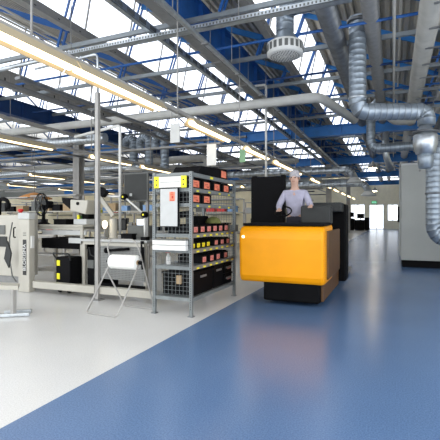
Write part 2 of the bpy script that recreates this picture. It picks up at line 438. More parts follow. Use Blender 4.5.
# hanging signs
def hang_sign(x, y, z0, z1, w, label, m, txt=None):
    t = thing('hanging_sign', label, 'sign', (x, y, z0))
    MB().box((x-w/2,y-.01,z0),(x+w/2,y+.01,z1)).build('plate', m, t)
    MB().box((x-w/2+.02,y-.008,z1),(x-w/2+.03,y+.002,3.1)).box((x+w/2-.03,y-.008,z1),(x+w/2-.02,y+.002,3.1)).build('hangers', M['steel'], t)
    if txt: text_mesh(txt, .055, face_negy((x, y-.012, z1-.09)), M['ink'], 'lettering', t)
hang_sign(-3.23, 5.72, 2.60, 2.90, .17, 'pale grey sign plate hanging from the light line above the rack', M['lgrey'], None)
hang_sign(-3.30, 7.3, 2.42, 2.84, .2, 'blank white sign plate hanging behind the rack', M['white'])
hang_sign(-3.23, 8.9, 2.68, 2.97, .14, 'small green sign plate hanging beside the third aisle light', mat('pale_green_sign',(.25,.45,.25),.6))

# ------------------------------------------------------------------ pipes and posts
def pipe(pts, r, m, name, label, cat='pipe', elbow=.3, n=14, seam=False, grp=None):
    mb = MB()
    if seam: P, R = ducted(pts, r, elbow=elbow); mb.sweep(P, R, n)
    else: mb.sweep(path(pts, elbow, 6), r, n)
    return tag(mb.build(name, m), label, cat, grp)
pipe([(-16,9.45,4.16),(-1.55,9.45,4.16),(-.95,11.4,4.0)], .11, M['pipe'], 'insulated_pipe', 'thick white pipe crossing the hall and bending away at the spiral duct', elbow=.25)
pipe([(-24,10.4,3.92),(-8.4,10.4,3.92)], .15, M['galv'], 'round_duct', 'silver round duct crossing above the machine benches on the left', 'duct', seam=True)
pipe([(-26,15.5,3.9),(-7.2,15.5,3.9),(-7.2,15.5,3.3)], .15, M['pipeg'], 'round_duct', 'beige round duct farther back on the left with a dropped end', 'duct')
pipe([(-26,19.5,4.15),(-4.2,19.5,4.15)], .12, M['pipe'], 'insulated_pipe', 'white pipe crossing the hall behind the beige duct')
pipe([(-26,13.2,3.35),(-9,13.2,3.35)], .10, M['galv'], 'round_duct', 'lower silver duct low over the far left benches', 'duct', seam=True)
pipe([(-26,24,3.6),(-1.9,24,3.6)], .14, M['galv'], 'round_duct', 'silver duct crossing the hall behind the aisle lamp', 'duct')
for k, (y, z) in enumerate(((18,3.1),(21.8,3.3),(25.5,3.0),(29,3.4),(33,3.2))):
    pipe([(-27,y,z),(-4.5,y,z)], .05, M['channel'], 'supply_pipe', 'thin pale supply pipe over the left benches, %s from camera' % ORD[k], grp='supply pipes over the left benches')
for k, (x, z) in enumerate(((-5.9,3.75),(-8.3,4.5),(-9.9,3.45),(-12.2,4.3),(-13.8,3.8),(-15.6,4.4),(-17.,3.6),(-20.4,4.1))):
    o = tag(MB().box((x-.06,5.0,z),(x+.06,40,z+.05)).build('cable_rail', M['steel' if k%2 else 'galv_dark']),
        'thin grey cable rail running down the hall left of the aisle, %s from the aisle' % ORD[k].replace('nearest','first'), 'cable tray', 'cable rails over the left half of the hall')
for k, (y, z) in enumerate(((11.8,3.7),(14.2,4.35),(16.2,3.45),(17.2,4.0),(20.6,3.75),(22.8,4.4),(27.,3.9))):
    tag(MB().box((-26,y-.08,z),(-5.0,y+.08,z+.06)).build('cross_rail', M['galv_dark' if k%2 else 'channel']),
        'cable rail crossing over the left half of the hall, %s from the camera' % ORD[k], 'cable tray', 'cross rails over the left half of the hall')
# thin hanging frames
def frame_pipe(pts, label, r=.022, m='white'):
    pipe(pts, r, M[m], 'bent_pipe', label, 'pipe frame', elbow=.08, n=10)
frame_pipe([(-3.9,10.2,4.86),(-3.05,10.2,4.86),(-3.05,10.2,2.35)], 'thin white pipe bent at right angles hanging right of the rack', .03)
frame_pipe([(-6.0,5.47,4.1),(-4.58,5.47,4.15),(-4.58,5.47,3.5)], 'grey pipe elbow above the tall bench post', .02, 'galv')
frame_pipe([(-6.4,6.9,3.15),(-5.2,6.9,3.3),(-5.2,6.9,1.05)], 'pale bent pipe frame left of the tall bench post', .03)
# tall bench post
t = thing('bench_post', 'tall grey steel post standing at the corner of the bench by the paper stand', 'post', (-4.58,5.47,0))
MB().box((-4.615,5.435,.02),(-4.545,5.505,3.5)).build('post', M['channel'], t, .006)
MB().box((-4.66,5.39,0),(-4.50,5.55,.02)).build('foot_plate', M['steel'], t)
MB().box((-4.619,5.43,.1),(-4.612,5.432,3.4)).build('groove', M['dark'], t)

# ------------------------------------------------------------------ ventilation on the right
t = thing('spiral_duct', 'large silver spiral duct dropping from the roof and turning towards the cabinet', 'duct', (-.66,8.63,3.53))
P, R = ducted([(-.66,8.64,5.45),(-.66,8.64,3.53),(.62,9.15,3.53),(.62,9.15,3.25)], .168, .11, .006, .17, 2)
MB().sweep(P, R, 22).build('duct_run', M['spiral'], t)
MB().lathe((-.66,8.64,5.33), [(.19,0),(.21,.02),(.21,.06),(.165,.07)], 22).build('collar', M['galv_dark'], t)
MB().lathe((-.66,8.64,3.78), [(.17,0),(.185,.01),(.185,.04),(.17,.05)], 22).build('joint_ring', M['galv'], t)
t = thing('exhaust_cone', 'silver extractor cone with flanges below the end of the spiral duct', 'duct', (.60,9.15,2.7))
MB().lathe((.60,9.15,0), [(.15,2.66),(.18,2.68),(.22,2.84),(.23,2.88),(.23,3.04),(.21,3.06),(.15,3.09),(.14,3.2),(.12,3.21),(.12,3.26)], 24).build('cone', M['galv'], t)
MB().lathe((.60,9.15,0), [(.18,3.10),(.235,3.10),(.235,3.13),(.18,3.13)], 24).build('flange', M['galv_dark'], t)
MB().lathe((.60,9.15,0), [(.1,2.38),(.13,2.4),(.15,2.55),(.15,2.70)], 20).build('spout', M['spiral'], t)
t = thing('vertical_duct', 'silver spiral duct rising in front of the grey cabinet with an elbow at its foot', 'duct', (.89,10.7,.8))
P, R = ducted([(1.9,11.3,3.9),(.89,10.7,2.95),(.89,10.7,.88),(2.6,10.7,.88)], .185, .12, .005, .36, 5)
MB().sweep(P, R, 24).build('duct_run', M['spiral'], t)
MB().lathe((.89,10.7,1.93), [(.188,0),(.205,.005),(.205,.035),(.188,.04)], 24).build('joint_ring', M['galv_dark'], t)
pipe([(-.36,14,5.2),(-.66,14,4.9),(-.66,14,3.6),(.75,14,3.62)], .14, M['spiral'], 'round_duct', 'thinner silver duct behind the spiral duct, bent to the right', 'duct', .3, seam=True)
pipe([(-1.1,2.2,5.12),(-1.1,44,5.12)], .19, M['galv_dark'], 'overhead_duct', 'long dark round duct running along the roof right of the diffuser', 'duct', n=20)
pipe([(-.37,1.6,5.12),(-.37,44,5.12)], .15, M['steel'], 'overhead_duct', 'long grey round duct running along the roof behind the spiral duct', 'duct', n=20)
pipe([(.02,2.2,4.95),(.02,30,4.95)], .028, M['pipeg'], 'supply_pipe', 'thin pipe running along the roof right of the spiral duct')
t = thing('smooth_duct', 'long pale smooth duct along the roof at the right edge of the aisle', 'duct', (.60,16,4.9))
MB().sweep([(.60,3.0,5.0),(.60,34,5.0)], .19, 22).build('duct_run', M['pipeg'], t)
for k in range(14):
    y = 6.3+k*.95; MB().box((.60,y,4.79),(1.15,y+.03,4.82)).box((1.12,y,4.82),(1.15,y+.03,5.0)).build('bracket', M['galv_dark'], t)
pipe([(1.45,3,4.6),(1.45,34,4.6)], .1, M['galv_dark'], 'overhead_duct', 'narrow dark duct right of the pale smooth duct', 'duct', n=16)
pipe([(-.1,12.6,4.6),(.0,12.7,4.25),(.55,12.9,4.25)], .2, M['pipeg'], 'round_duct', 'short beige bent duct piece behind the spiral duct', 'duct', .3)
pipe([(-.25,16.5,4.6),(-.25,16.5,3.7),(-.05,16.8,3.2)], .12, M['galv'], 'round_duct', 'short silver drop duct between the thinner duct and the pale duct', 'duct', .2)
# round diffuser near the camera
t = thing('ceiling_diffuser', 'round white perforated air diffuser hanging from a bent silver duct', 'air diffuser', (-1.84,7.37,4.42))
drum = MB().lathe((-1.84,7.37,0), [(.02,4.37),(.29,4.38),(.33,4.40),(.33,4.60),(.29,4.625),(.20,4.63)], 40).build('drum', M['white'], t)
b = MB()
for k in range(20):
    a = 2*PI*k/20; b.T = Matrix.Translation((-1.84,7.37,4.51)) @ Matrix.Rotation(a,4,'Z'); b.box((.325,-.030,-.065),(.334,.030,.06))
b.T = Matrix.Identity(4); merge(drum, b, M['grey'])
b = MB()
for ring, n in ((.06,6),(.11,12),(.16,18),(.21,24),(.255,30)):
    for k in range(n):
        a = 2*PI*k/n; b.T = Matrix.Translation((-1.84+ring*math.cos(a),7.37+ring*math.sin(a),4.368)) @ Matrix.Rotation(a,4,'Z'); b.box((-.012,-.006,0),(.012,.006,.006))
b.T = Matrix.Identity(4); merge(drum, b, M['grey'])
MB().lathe((-1.84,7.37,0), [(.24,4.62),(.23,4.66),(.155,4.80),(.155,4.84)], 26).build('cone', M['spiral'], t)
P, R = ducted([(-1.84,7.37,4.82),(-1.84,7.37,5.28),(-1.1,7.37,5.28)], .165, .12, .006, .2, 3)
MB().sweep(P, R, 22).build('duct_run', M['spiral'], t)
# far diffusers near the aisle
for k, (y, z, x) in enumerate(((19.9,3.62,-1.75),(21.0,3.05,-1.2))):
    t = thing('branch_duct', ['silver branch duct ending in a cone over the aisle, upper one','silver branch duct ending in a cone over the aisle, lower one'][k], 'duct', (x,y,z), 'branch ducts over the aisle')
    P, R = ducted([(-8,y,z),(x-.1,y,z),(x+.1,y,z-.4)], .16, .3, .006, .2, 3)
    MB().sweep(P, R, 16).build('duct_run', M['galv'], t)
    MB().lathe((x+.1,y,z-.62), [(.36,0),(.36,.05),(.17,.25)], 20).build('cone', M['white'], t)
# ducts above the rack in the middle distance
for k, x in enumerate((-9.3,-8.6,-7.9)):
    z1 = (3.35,3.35,3.0)[k]
    t = thing('extractor_duct', ['leftmost','middle','rightmost'][k]+' of three hooked silver extractor ducts above the grey screen', 'duct', (x,13.2,z1), 'hooked extractor ducts')
    P, R = ducted([(x-.42,13.2,4.0),(x-.42,13.2,4.42),(x,13.2,4.45),(x,13.2,z1)], .16, .14, .015, .25, 4)
    MB().sweep(P, R, 18).build('duct_run', M['spiral'], t)
    MB().lathe((x,13.2,z1-.16), [(.34,0),(.34,.06),(.17,.18)], 20).build('hood', M['white'], t)

# big pale cabinet
t = thing('control_cabinet', 'tall pale grey steel cabinet with black plinth beside the blue aisle', 'cabinet', (1.2,13,0))
MB().box((.21,12.4,.2),(2.3,13.7,2.86)).build('body', M['cab'], t, .01)
MB().box((.23,12.43,0),(2.28,13.68,.2)).build('plinth', M['blackm'], t)
MB().box((.17,12.5,.3),(.205,13.6,2.8)).build('door', M['cab'], t, .006)
MB().box((.12,12.6,1.25),(.17,12.66,1.7)).build('handle', M['black'], t, .005)
MB().box((.21,12.37,2.84),(2.3,13.72,2.89)).build('top_rim', M['lgrey'], t)
MB().lathe((.68,12.4,2.68), [(.02,-.012),(.03,-.01),(.03,0)], 14, 'y').build('lock', M['steel'], t)

# ------------------------------------------------------------------ storage rack
RX0, RX1, RY0, RY1 = -3.20, -2.60, 5.06, 6.72
t = rack = thing('storage_rack', 'grey steel storage rack with mesh end panel full of black bins', 'rack', (-2.9,5.9,0))
for (x, y) in ((RX0,RY0),(RX1,RY0),(RX0,RY1),(RX1,RY1)):
    b = MB(); b.box((x-.022,y-.022,.01),(x+.022,y+.022,2.04))
    po = b.build('post', M['rack'], t)
    MB().box((x-.04,y-.04,0),(x+.04,y+.04,.012)).build('foot', M['galv_dark'], t)
    h = MB()
    for k in range(60): h.box((x-.005,y-.024,.1+k*.032),(x+.005,y-.0225,.115+k*.032))
    merge(po, h, M['ink'])
SH = [.24, .68, .92, 1.14, 1.575, 1.79]
for z in SH:
    b = MB(); b.box((RX0+.02,RY0+.02,z),(RX1-.012,RY1-.02,z+.02)); b.box((RX1-.02,RY0+.02,z-.035),(RX1+.015,RY1-.02,z+.02)); b.box((RX0,RY0-.01,z-.03),(RX1,RY0+.01,z+.02))
    b.build('shelf', M['rack'], t)
b = MB(); b.box((RX0,RY0-.01,1.985),(RX1,RY0+.01,2.03)); b.box((RX1-.015,RY0+.02,1.97),(RX1+.012,RY1-.02,2.03)); b.box((RX0,RY1-.01,1.985),(RX1,RY1+.01,2.03)); b.box((RX0-.012,RY0+.02,1.97),(RX0+.015,RY1-.02,2.03)); b.box((RX0,RY0,2.0),(RX1,RY1,2.02))
b.build('top_frame', M['rack'], t)
b = MB()
for k in range(1, 10): x = RX0+k*.06; b.bar((x,RY0-.015,.30),(x,RY0-.015,2.0), .003)
for k in range(29): z = .30+k*.06; b.bar((RX0,RY0-.017,z),(RX1,RY0-.017,z), .003)
b.build('mesh_panel', M['rack'], t)
b = MB()
for k in range(1, 12): x = RX0+k*.05; b.bar((x,RY1+.015,.3),(x,RY1+.015,2.0), .004)
for k in range(34): z = .3+k*.05; b.bar((RX0,RY1+.017,z),(RX1,RY1+.017,z), .004)
b.build('mesh_panel', M['rack'], t)
for z in SH[1:]:
    for k in range(4 if z > 1.5 else 7):
        y = RY0+.14+k*(.4 if z > 1.5 else .225); MB().box((RX1+.0152,y,z-.028),(RX1+.018,y+(.07 if z>1.5 else .085),z-.004)).build('shelf_label', M['ylab'], t)
MB().box((RX1+.0125,RY0+.62,1.985),(RX1+.015,RY0+.72,2.02)).build('shelf_label', M['ylab'], t)
# white sign with yellow ends on the mesh
t = thing('rack_sign', 'white sign strip with yellow ends on the mesh end of the rack', 'sign', (-2.9,5.02,1.82))
MB().box((-3.10,5.018,1.82),(-2.74,5.03,1.975)).build('plate', M['white'], t)
MB().box((-3.18,5.014,1.815),(-3.10,5.03,1.98)).build('end_label', M['ylab'], t)
MB().box((-2.74,5.014,1.815),(-2.655,5.03,1.98)).build('end_label', M['ylab'], t)
b = MB()
for x in (-3.14,-2.70):
    for z in (1.86,1.925): b.box((x-.012,5.012,z-.01),(x+.012,5.0135,z+.01))
b.box((-3.08,5.016,1.895),(-2.76,5.0175,1.899)); b.build('markings', M['ink'], t)
t = thing('hanging_board', 'grey white board with an orange notice hung on the mesh end of the rack', 'board', (-2.9,5.0,1.27))
MB().box((-3.06,4.985,1.27),(-2.78,5.012,1.80)).build('board', M['lgrey'], t, .004)
MB().box((-3.07,4.99,1.262),(-2.765,5.014,1.81)).build('backing', M['black'], t)
MB().box((-2.905,4.981,1.625),(-2.82,4.9845,1.755)).build('notice', M['olab'], t)
b = MB(); b.box((-2.87,4.979,1.735),(-2.855,4.9805,1.75)); b.box((-2.885,4.979,1.715),(-2.84,4.9805,1.722)); b.box((-2.868,4.979,1.66),(-2.842,4.9805,1.70)); b.box((-2.897,4.979,1.632),(-2.83,4.9805,1.64))
b.build('print', M['redink'], t)
t = thing('document_tray', 'shallow white tray on the end of the rack below the grey board', 'tray', (-2.9,5.0,.95))
MB().box((-3.17,4.95,.93),(-2.63,5.035,1.0)).box((-3.17,4.95,1.005),(-2.63,5.035,1.07)).build('tray', M['white'], t, .006)
MB().box((-3.17,4.975,1.07),(-2.63,5.035,1.09)).build('lid', M['grey'], t)
# bins
def make_bin(w, h, dep, lab, labm, m, name='storage_bin'):
    t = thing(name, lab, 'bin', (0,0,0))
    b = MB(); th = .006
    b.box((-dep,-w/2,0),(0,w/2,th)); b.box((-dep,-w/2,th),(-dep+th,w/2,h))
    for s in (-1,1): b.prism([(-dep+th,th),(-.001,th),(.0,h*.8),(-.04,h),(-dep+th,h)], s*w/2, s*(w/2-th), 'y')
    b.box((-th,-w/2+th,th),(0,w/2-th,h*.8))
    b.box((-th,-w/2,h*.8),(.006,w/2,h*.8+.01))
    b.build('body', m, t)
    if labm:
        MB().box((.0005,-w*.3,h*.12),(.004,w*.3,h*.72)).build('label_card', labm, t)
        q = MB(); q.box((.0045,-w*.22,h*.5),(.005,w*.1,h*.55)); q.box((.0045,-w*.22,h*.36),(.005,w*.2,h*.4)); q.box((.0045,w*.02,h*.2),(.005,w*.2,h*.3))
        q.build('print', M['redink'], t)
    return t
def row(w, h, dep, z, ys, labm, m, labs, grp, tilt=0, name='storage_bin'):
    p = None
    for y, lb in zip(ys, labs):
        if p is None: p = make_bin(w, h, dep, lb, labm, m, name); p['group'] = grp; p.location = (RX1-.03,y,z); o = p
        else: o = dup(p, (RX1-.03,y,z), lb)
    return p
o4 = ['nearest the camera','second from the camera','third from the camera','fourth from the camera','fifth from the camera','farthest from the camera']
row(.33,.165,.5,1.812,[5.27,5.64,6.03,6.42],M['olab'],M['black'],['black bin with orange label on the top bin shelf, '+q for q in (o4[0],o4[1],o4[2],o4[5])],'bins on the top bin shelf')
row(.33,.165,.5,1.597,[5.27,5.64],M['olab'],M['black'],['black bin with orange label on the second shelf, '+q for q in ('nearest the camera','farther of the two')],'bins on the second shelf')
row(.2,.13,.4,1.162,[5.26,5.49,5.72,5.95,6.18,6.42],M['plab'],M['black'],['small black bin with pink label on the waist-high shelf, '+q for q in o4],'bins on the waist-high shelf')
row(.15,.10,.4,.942,[5.18,5.35,5.52,5.69],M['ylab'],M['black'],['small black bin with yellow card below the pink-labelled bins, '+q for q in o4[:3]+['farthest']],'bins with yellow cards',name='parts_bin')
row(.18,.11,.4,.942,[6.0,6.25,6.5],M['plab'],M['black'],['small black bin right of the yellow-carded bins, '+q for q in ('nearest','middle one','farthest')],'bins right of the yellow cards',name='parts_bin')
row(.19,.13,.4,.702,[5.55,5.83,6.08,6.4],M['plab'],M['black'],['black bin with pink label on the knee-high shelf, '+q for q in ('nearest','second','third','farthest')],'bins on the knee-high shelf')
def crate(y0, y1, z0, z1, label, lm):
    t = thing('crate', label, 'crate', (RX1-.3,(y0+y1)/2,z0))
    b = MB(); b.box((RX1-.52,y0,z0),(RX1-.03,y1,z1-.03)); b.box((RX1-.54,y0-.012,z1-.03),(RX1-.015,y1+.012,z1)); b.build('body', M['blackm'], t, .006)
    MB().box((RX1-.03,(y0+y1)/2-.1,z1-.10),(RX1-.018,(y0+y1)/2+.1,z1-.07)).build('handle', M['steel'], t)
    if lm: MB().box((RX1-.03,y1-.2,z0+.06),(RX1-.027,y1-.04,z1-.08)).build('label_card', lm, t)
crate(5.16,5.86,.262,.60,'large black crate on the bottom shelf of the rack, nearer one',None)
crate(5.9,6.3,.262,.62,'black crate in the middle of the bottom shelf of the rack',None)
crate(6.34,6.68,.262,.44,'black crate with pink label at the far end of the bottom shelf, lower one',M['plab'])
crate(6.34,6.68,.442,.62,'black crate with pink label at the far end of the bottom shelf, upper one',M['plab'])
t = thing('top_box', 'low black box with an orange label on top of the rack', 'box', (-2.9,6.0,2.03))
MB().hexa([(-3.1,5.35,2.03),(-2.63,5.35,2.03),(-2.63,6.5,2.03),(-3.1,6.5,2.03),(-3.1,5.5,2.17),(-2.65,5.5,2.17),(-2.65,6.5,2.22),(-3.1,6.5,2.22)]).build('body', M['black'], t, .006)
MB().box((-2.635,6.22,2.06),(-2.628,6.42,2.17)).build('label_card', M['olab'], t)
tag(MB().box((-3.1,5.9,1.16),(-2.9,6.3,1.42)).build('dark_case', M['blackm'], None, .02), 'black case standing at the back behind the waist-high shelf bins', 'case')
tag(MB().lathe((-2.78,6.22,1.293), [(.13,0),(.135,.02),(.11,.07),(.06,.105),(.01,.115)], 22).build('cap', M['olive']), 'rounded olive green cap lying on the waist-high bins', 'cap')
t = thing('spindle_unit', 'black spindle unit lying on its side behind the rack bins', 'machine part', (-2.9,5.6,1.16))
MB().sweep([(-3.0,5.3,1.42),(-3.0,5.85,1.46)], .05, 12).build('barrel', M['black'], t)
MB().box((-3.05,5.34,1.162),(-2.96,5.40,1.38)).box((-3.05,5.74,1.162),(-2.96,5.80,1.42)).build('bracket', M['dark'], t)
b = MB(); P = [(-2.98+.15*math.cos(a),5.0+.0,.56+.13*math.sin(a)) for a in [k*PI/12-1.2 for k in range(20)]]
tag(MB().sweep([(-3.16,5.35,.36),(-3.1,5.3,.56),(-2.95,5.3,.54),(-2.88,5.32,.42),(-2.9,5.35,.30)], .022, 10).build('hose', M['black']), 'black hose curling behind the mesh of the rack', 'hose')
tag(MB().box((-2.86,5.1,.44),(-2.79,5.14,.56)).build('tag_card', M['wood'], rack), 'brown cardboard tag')
t = thing('spray_bottle', 'white spray bottle on the knee-high shelf behind the mesh', 'bottle', (-3.05,5.2,.70))
MB().lathe((-3.05,5.2,.70), [(.035,0),(.04,.01),(.04,.11),(.014,.15),(.014,.17)], 16).build('bottle', M['white'], t)
MB().box((-3.09,5.185,.87),(-3.02,5.215,.90)).build('spray_head', M['red'], t)

# ------------------------------------------------------------------ paper roll stand
t = thing('paper_roll_stand', 'bent white wire stand holding a paper roll beside the rack', 'stand', (-3.76,4.9,0))
top = 1.06
def wire(pts): return MB().sweep(path(pts, .06, 5), .0115, 10)
wire([(-4.10,4.66,.012),(-3.88,4.93,.74),(-4.02,5.02,.95),(-3.98,5.05,1.06),(-3.55,5.05,1.06),(-3.45,5.02,.95),(-3.30,5.22,.012),(-3.86,5.24,.012),(-3.97,4.93,.62)]).build('rear_frame', M['channel'], t)
wire([(-3.38,5.0,.80),(-3.52,4.60,.012),(-4.10,4.64,.012),(-3.90,4.95,.72)]).build('front_frame', M['channel'], t)
MB().sweep([(-3.98,4.95,.735),(-3.38,4.95,.735)], .012, 10).build('axle', M['black'], t)
MB().lathe((-3.38,4.95,.735), [(.03,-.01),(.03,.02),(.02,.03)], 14, 'x').build('end_cap', M['black'], t)
r = thing('paper_roll', 'white cleaning paper roll hanging on the wire stand', 'paper roll', (-3.65,4.95,.62))
MB().lathe((-3.65,4.95,.735), [(.03,-.23),(.10,-.23),(.105,-.22),(.105,.22),(.10,.23),(.03,.23)], 30, 'x').build('roll', M['paper'], r)
MB().lathe((-3.65,4.95,.735), [(.03,-.27),(.034,-.27),(.034,.24),(.03,.24)], 16, 'x').build('core', M['wood'], r)

# ------------------------------------------------------------------ machine column on the left
cy = 5.5
t = thing('machine_column', 'white machine column with black vertical lettering at the left edge', 'machine', (-6.27,cy+.2,0))
b = MB(); b.box((-6.47,cy,.0),(-6.19,cy+.14,1.36)); b.build('column', M['cream'], t, .015)
MB().box((-6.475,cy-.004,1.36),(-6.185,cy+.144,1.48)).build('cap', M['lgrey'], t, .01)
MB().box((-6.345,cy-.004,.32),(-6.255,cy,.98)).build('name_strip', M['ink'], t)
text_mesh('BLOKISMA', .108, face_negy((-6.30,cy-.0055,.65), PI/2), M['white'], 'lettering', t, .001)
MB().box((-6.34,cy-.003,1.05),(-6.26,cy-.001,1.062)).box((-6.34,cy-.003,1.08),(-6.26,cy-.001,1.092)).box((-6.34,cy-.003,1.11),(-6.26,cy-.001,1.117)).build('print', M['grey'], t)
MB().sweep(path([(-6.50,cy-.03,1.02),(-6.50,cy-.07,1.02),(-6.50,cy-.07,1.2),(-6.50,cy-.03,1.2)],.03,4), .012, 8).build('handle', M['black'], t)
MB().box((-6.19,cy+.03,.82),(-6.16,cy+.10,1.05)).build('side_handle', M['white'], t, .006)
t = thing('machine_housing', 'cream machine housing with grey hatches left of the lettered column', 'machine', (-7.1,6.0,0))
MB().box((-7.6,5.62,.25),(-6.52,6.02,1.44)).build('housing', M['cream'], t, .02)
MB().box((-7.3,5.60,1.06),(-6.95,5.62,1.24)).build('hatch', M['grey'], t, .005)
MB().box((-7.35,5.60,.82),(-6.9,5.62,1.02)).build('hatch', M['dark'], t, .005)
MB().box((-7.5,5.66,0),(-6.6,6.0,.25)).build('plinth', M['steel'], t)
MB().lathe((-6.75,5.8,1.44), [(.03,0),(.03,.06),(.05,.07),(.05,.11),(.02,.12)], 14).build('emergency_button', M['red'], t)
tag(MB().sweep([(-6.56,5.45,1.30),(-6.62,5.44,1.0),(-6.6,5.43,.6),(-6.5,5.40,.3),(-6.42,5.42,.2)], .012, 8).build('cable', M['grey']), 'grey cable hanging down beside the lettered column', 'cable')
tag(MB().hexa([(-6.72,5.4,.62),(-6.60,5.4,.45),(-6.60,5.43,.45),(-6.72,5.43,.62),(-6.64,5.4,.95),(-6.54,5.4,.72),(-6.54,5.43,.72),(-6.64,5.43,.95)]).build('folded_cloth', M['dark']), 'dark grey cloth hanging left of the lettered column', 'cloth')
tag(MB().sweep(path([(-7.35,5.8,1.44),(-7.35,5.8,1.78),(-7.1,5.8,1.74),(-7.1,5.8,1.55)],.12,5), .04, 10).build('flexible_hose', M['black']), 'black hose arching out of the housing at the left edge', 'hose')

# long base beam and the bench at lower left
tag(MB().box((-6.08,5.48,.10),(-3.45,5.60,.22)).build('base_beam', M['cream'], None, .008), 'long cream floor beam under the benches behind the paper stand', 'beam')
t = thing('roller_bench', 'low white bench end with a chrome T foot at the left edge', 'bench', (-5.1,4.1,0))
MB().hexa([(-6.0,3.7,.44),(-5.6,3.55,.44),(-4.85,4.12,.37),(-5.05,4.32,.37),(-6.0,3.7,.51),(-5.6,3.55,.51),(-4.85,4.12,.43),(-5.05,4.32,.43)]).build('beam', M['cream'], t, .006)
MB().box((-4.94,4.07,.04),(-4.885,4.13,.38)).build('leg', M['channel'], t, .006)
MB().bar((-5.06,3.95,.03),(-4.72,4.20,.03),.05,.04).build('foot', M['galv'], t, .006)
MB().bar((-5.15,4.15,.03),(-4.85,4.35,.03),.06,.05).build('foot', M['galv'], t, .006)
MB().bar((-5.9,3.62,.03),(-5.2,4.1,.03),.05,.05).build('rail', M['galv_dark'], t)

# ------------------------------------------------------------------ generic bench and its kit
def bench(x0, x1, y0, y1, z, label, mtop='cream', pan=None, name='workbench', legm='cream', low=True):
    t = thing(name, label, 'workbench', ((x0+x1)/2,(y0+y1)/2,0))
    MB().box((x0,y0,z-.04),(x1,y1,z)).build('tabletop', M[mtop], t, .005)
    MB().box((x0+.03,y0+.03,z-.10),(x1-.03,y0+.06,z-.04)).box((x0+.03,y1-.06,z-.10),(x1-.03,y1-.03,z-.04)).build('apron', M[legm], t)
    for x in (x0+.05,x1-.05):
        for y in (y0+.05,y1-.05): MB().box((x-.03,y-.03,0),(x+.03,y+.03,z-.10)).build('leg', M[legm], t)
    if low: MB().box((x0+.08,y0+.1,.3),(x1-.08,y1-.1,.33)).build('lower_shelf', M[legm], t)
    return t
B1 = bench(-6.95,-5.42,6.05,6.9,1.25,'cream machine bench carrying the desk fan behind the lettered column','cream')
MB().box((-6.5,6.10,1.05),(-5.4,6.14,1.14)).build('drawer_front', M['lgrey'], B1)
MB().box((-6.5,6.08,.78),(-5.4,6.8,.98)).build('drawer', M['blackm'], B1)
MB().box((-5.74,6.02,.90),(-5.44,6.045,1.0)).build('side_panel', M['lgrey'], B1)
B2 = bench(-5.38,-3.92,5.95,6.65,.99,'grey bench with perforated front panel behind the paper stand','lgrey',low=False)
pg = MB().box((-4.95,5.93,.28),(-3.95,5.945,.88)).build('perforated_panel', mat('perforated_grey_panel',(.24,.245,.235),.5), B2)
h = MB()
for i in range(33):
    for j in range(19): h.box((-4.93+i*.03,5.9285,.30+j*.03),(-4.919+i*.03,5.9298,.311+j*.03))
merge(pg, h, M['ink'])
MB().box((-4.95,5.93,.12),(-3.95,5.95,.2)).build('lower_rail', M['black'], B2)
MB().box((-4.95,5.9,.88),(-3.95,5.93,.93)).build('cable_channel', M['cream'], B2)
t = thing('spindle_tool', 'black spindle tool clipped to the perforated panel above the roll', 'tool', (-4.5,5.88,.8))
MB().sweep([(-4.72,5.885,.80),(-4.25,5.885,.84)], .025, 10).build('shaft', M['black'], t)
MB().lathe((-4.75,5.885,.80), [(.02,-.01),(.05,0),(.05,.05),(.02,.06)], 14, 'x').build('head', M['black'], t)
# trolley
t = thing('tool_trolley', 'black tool trolley on casters with two yellow labels under the bench', 'trolley', (-5.7,5.9,0))
MB().box((-5.76,5.72,.14),(-5.42,6.03,.66)).build('body', M['black'], t, .02)
MB().box((-5.73,5.712,.50),(-5.66,5.72,.60)).build('label_card', M['ylab'], t)
MB().box((-5.73,5.712,.25),(-5.66,5.72,.36)).build('label_card', M['ylab'], t)
MB().sweep(path([(-5.74,5.74,.6),(-5.80,5.68,.73),(-5.42,5.70,.73),(-5.43,5.74,.6)],.04,4), .015, 8).build('handle', M['dark'], t)
for x in (-5.70,-5.48):
    for y in (5.77,5.98):
        w = MB().lathe((x,y,.055), [(.03,-.018),(.055,-.014),(.055,.014),(.03,.018)], 16, 'x').build('caster', M['dark'], t)
        MB().box((x-.03,y-.02,.06),(x+.03,y+.02,.15)).build('caster_fork', M['steel'], w)
t = thing('electrical_cabinet', 'black cabinet with dark cabling right of the trolley', 'machine', (-5.1,6.3,0))
MB().box((-5.26,5.99,.06),(-4.97,6.55,.84)).build('body', M['black'], t, .01)
MB().box((-5.24,5.975,.45),(-5.1,5.988,.6)).build('label_card', M['grey'], t)
MB().sweep([(-5.2,5.97,.84),(-5.15,5.95,.7),(-5.05,5.96,.66),(-4.95,5.95,.8)], .01, 8).build('cable', M['dark'], t)
t = thing('wheeled_box', 'small beige box on black wheels under the fan bench', 'cart', (-6.3,6.6,0))
MB().box((-6.45,6.5,.10),(-6.15,6.85,.42)).build('body', M['wood'], t, .01)
MB().box((-6.42,6.49,.18),(-6.2,6.50,.36)).build('grille', M['grey'], t)
for x in (-6.4,-6.2): MB().lathe((x,6.6,.05), [(.02,-.015),(.05,-.012),(.05,.012),(.02,.015)], 14, 'x').build('caster', M['black'], t)

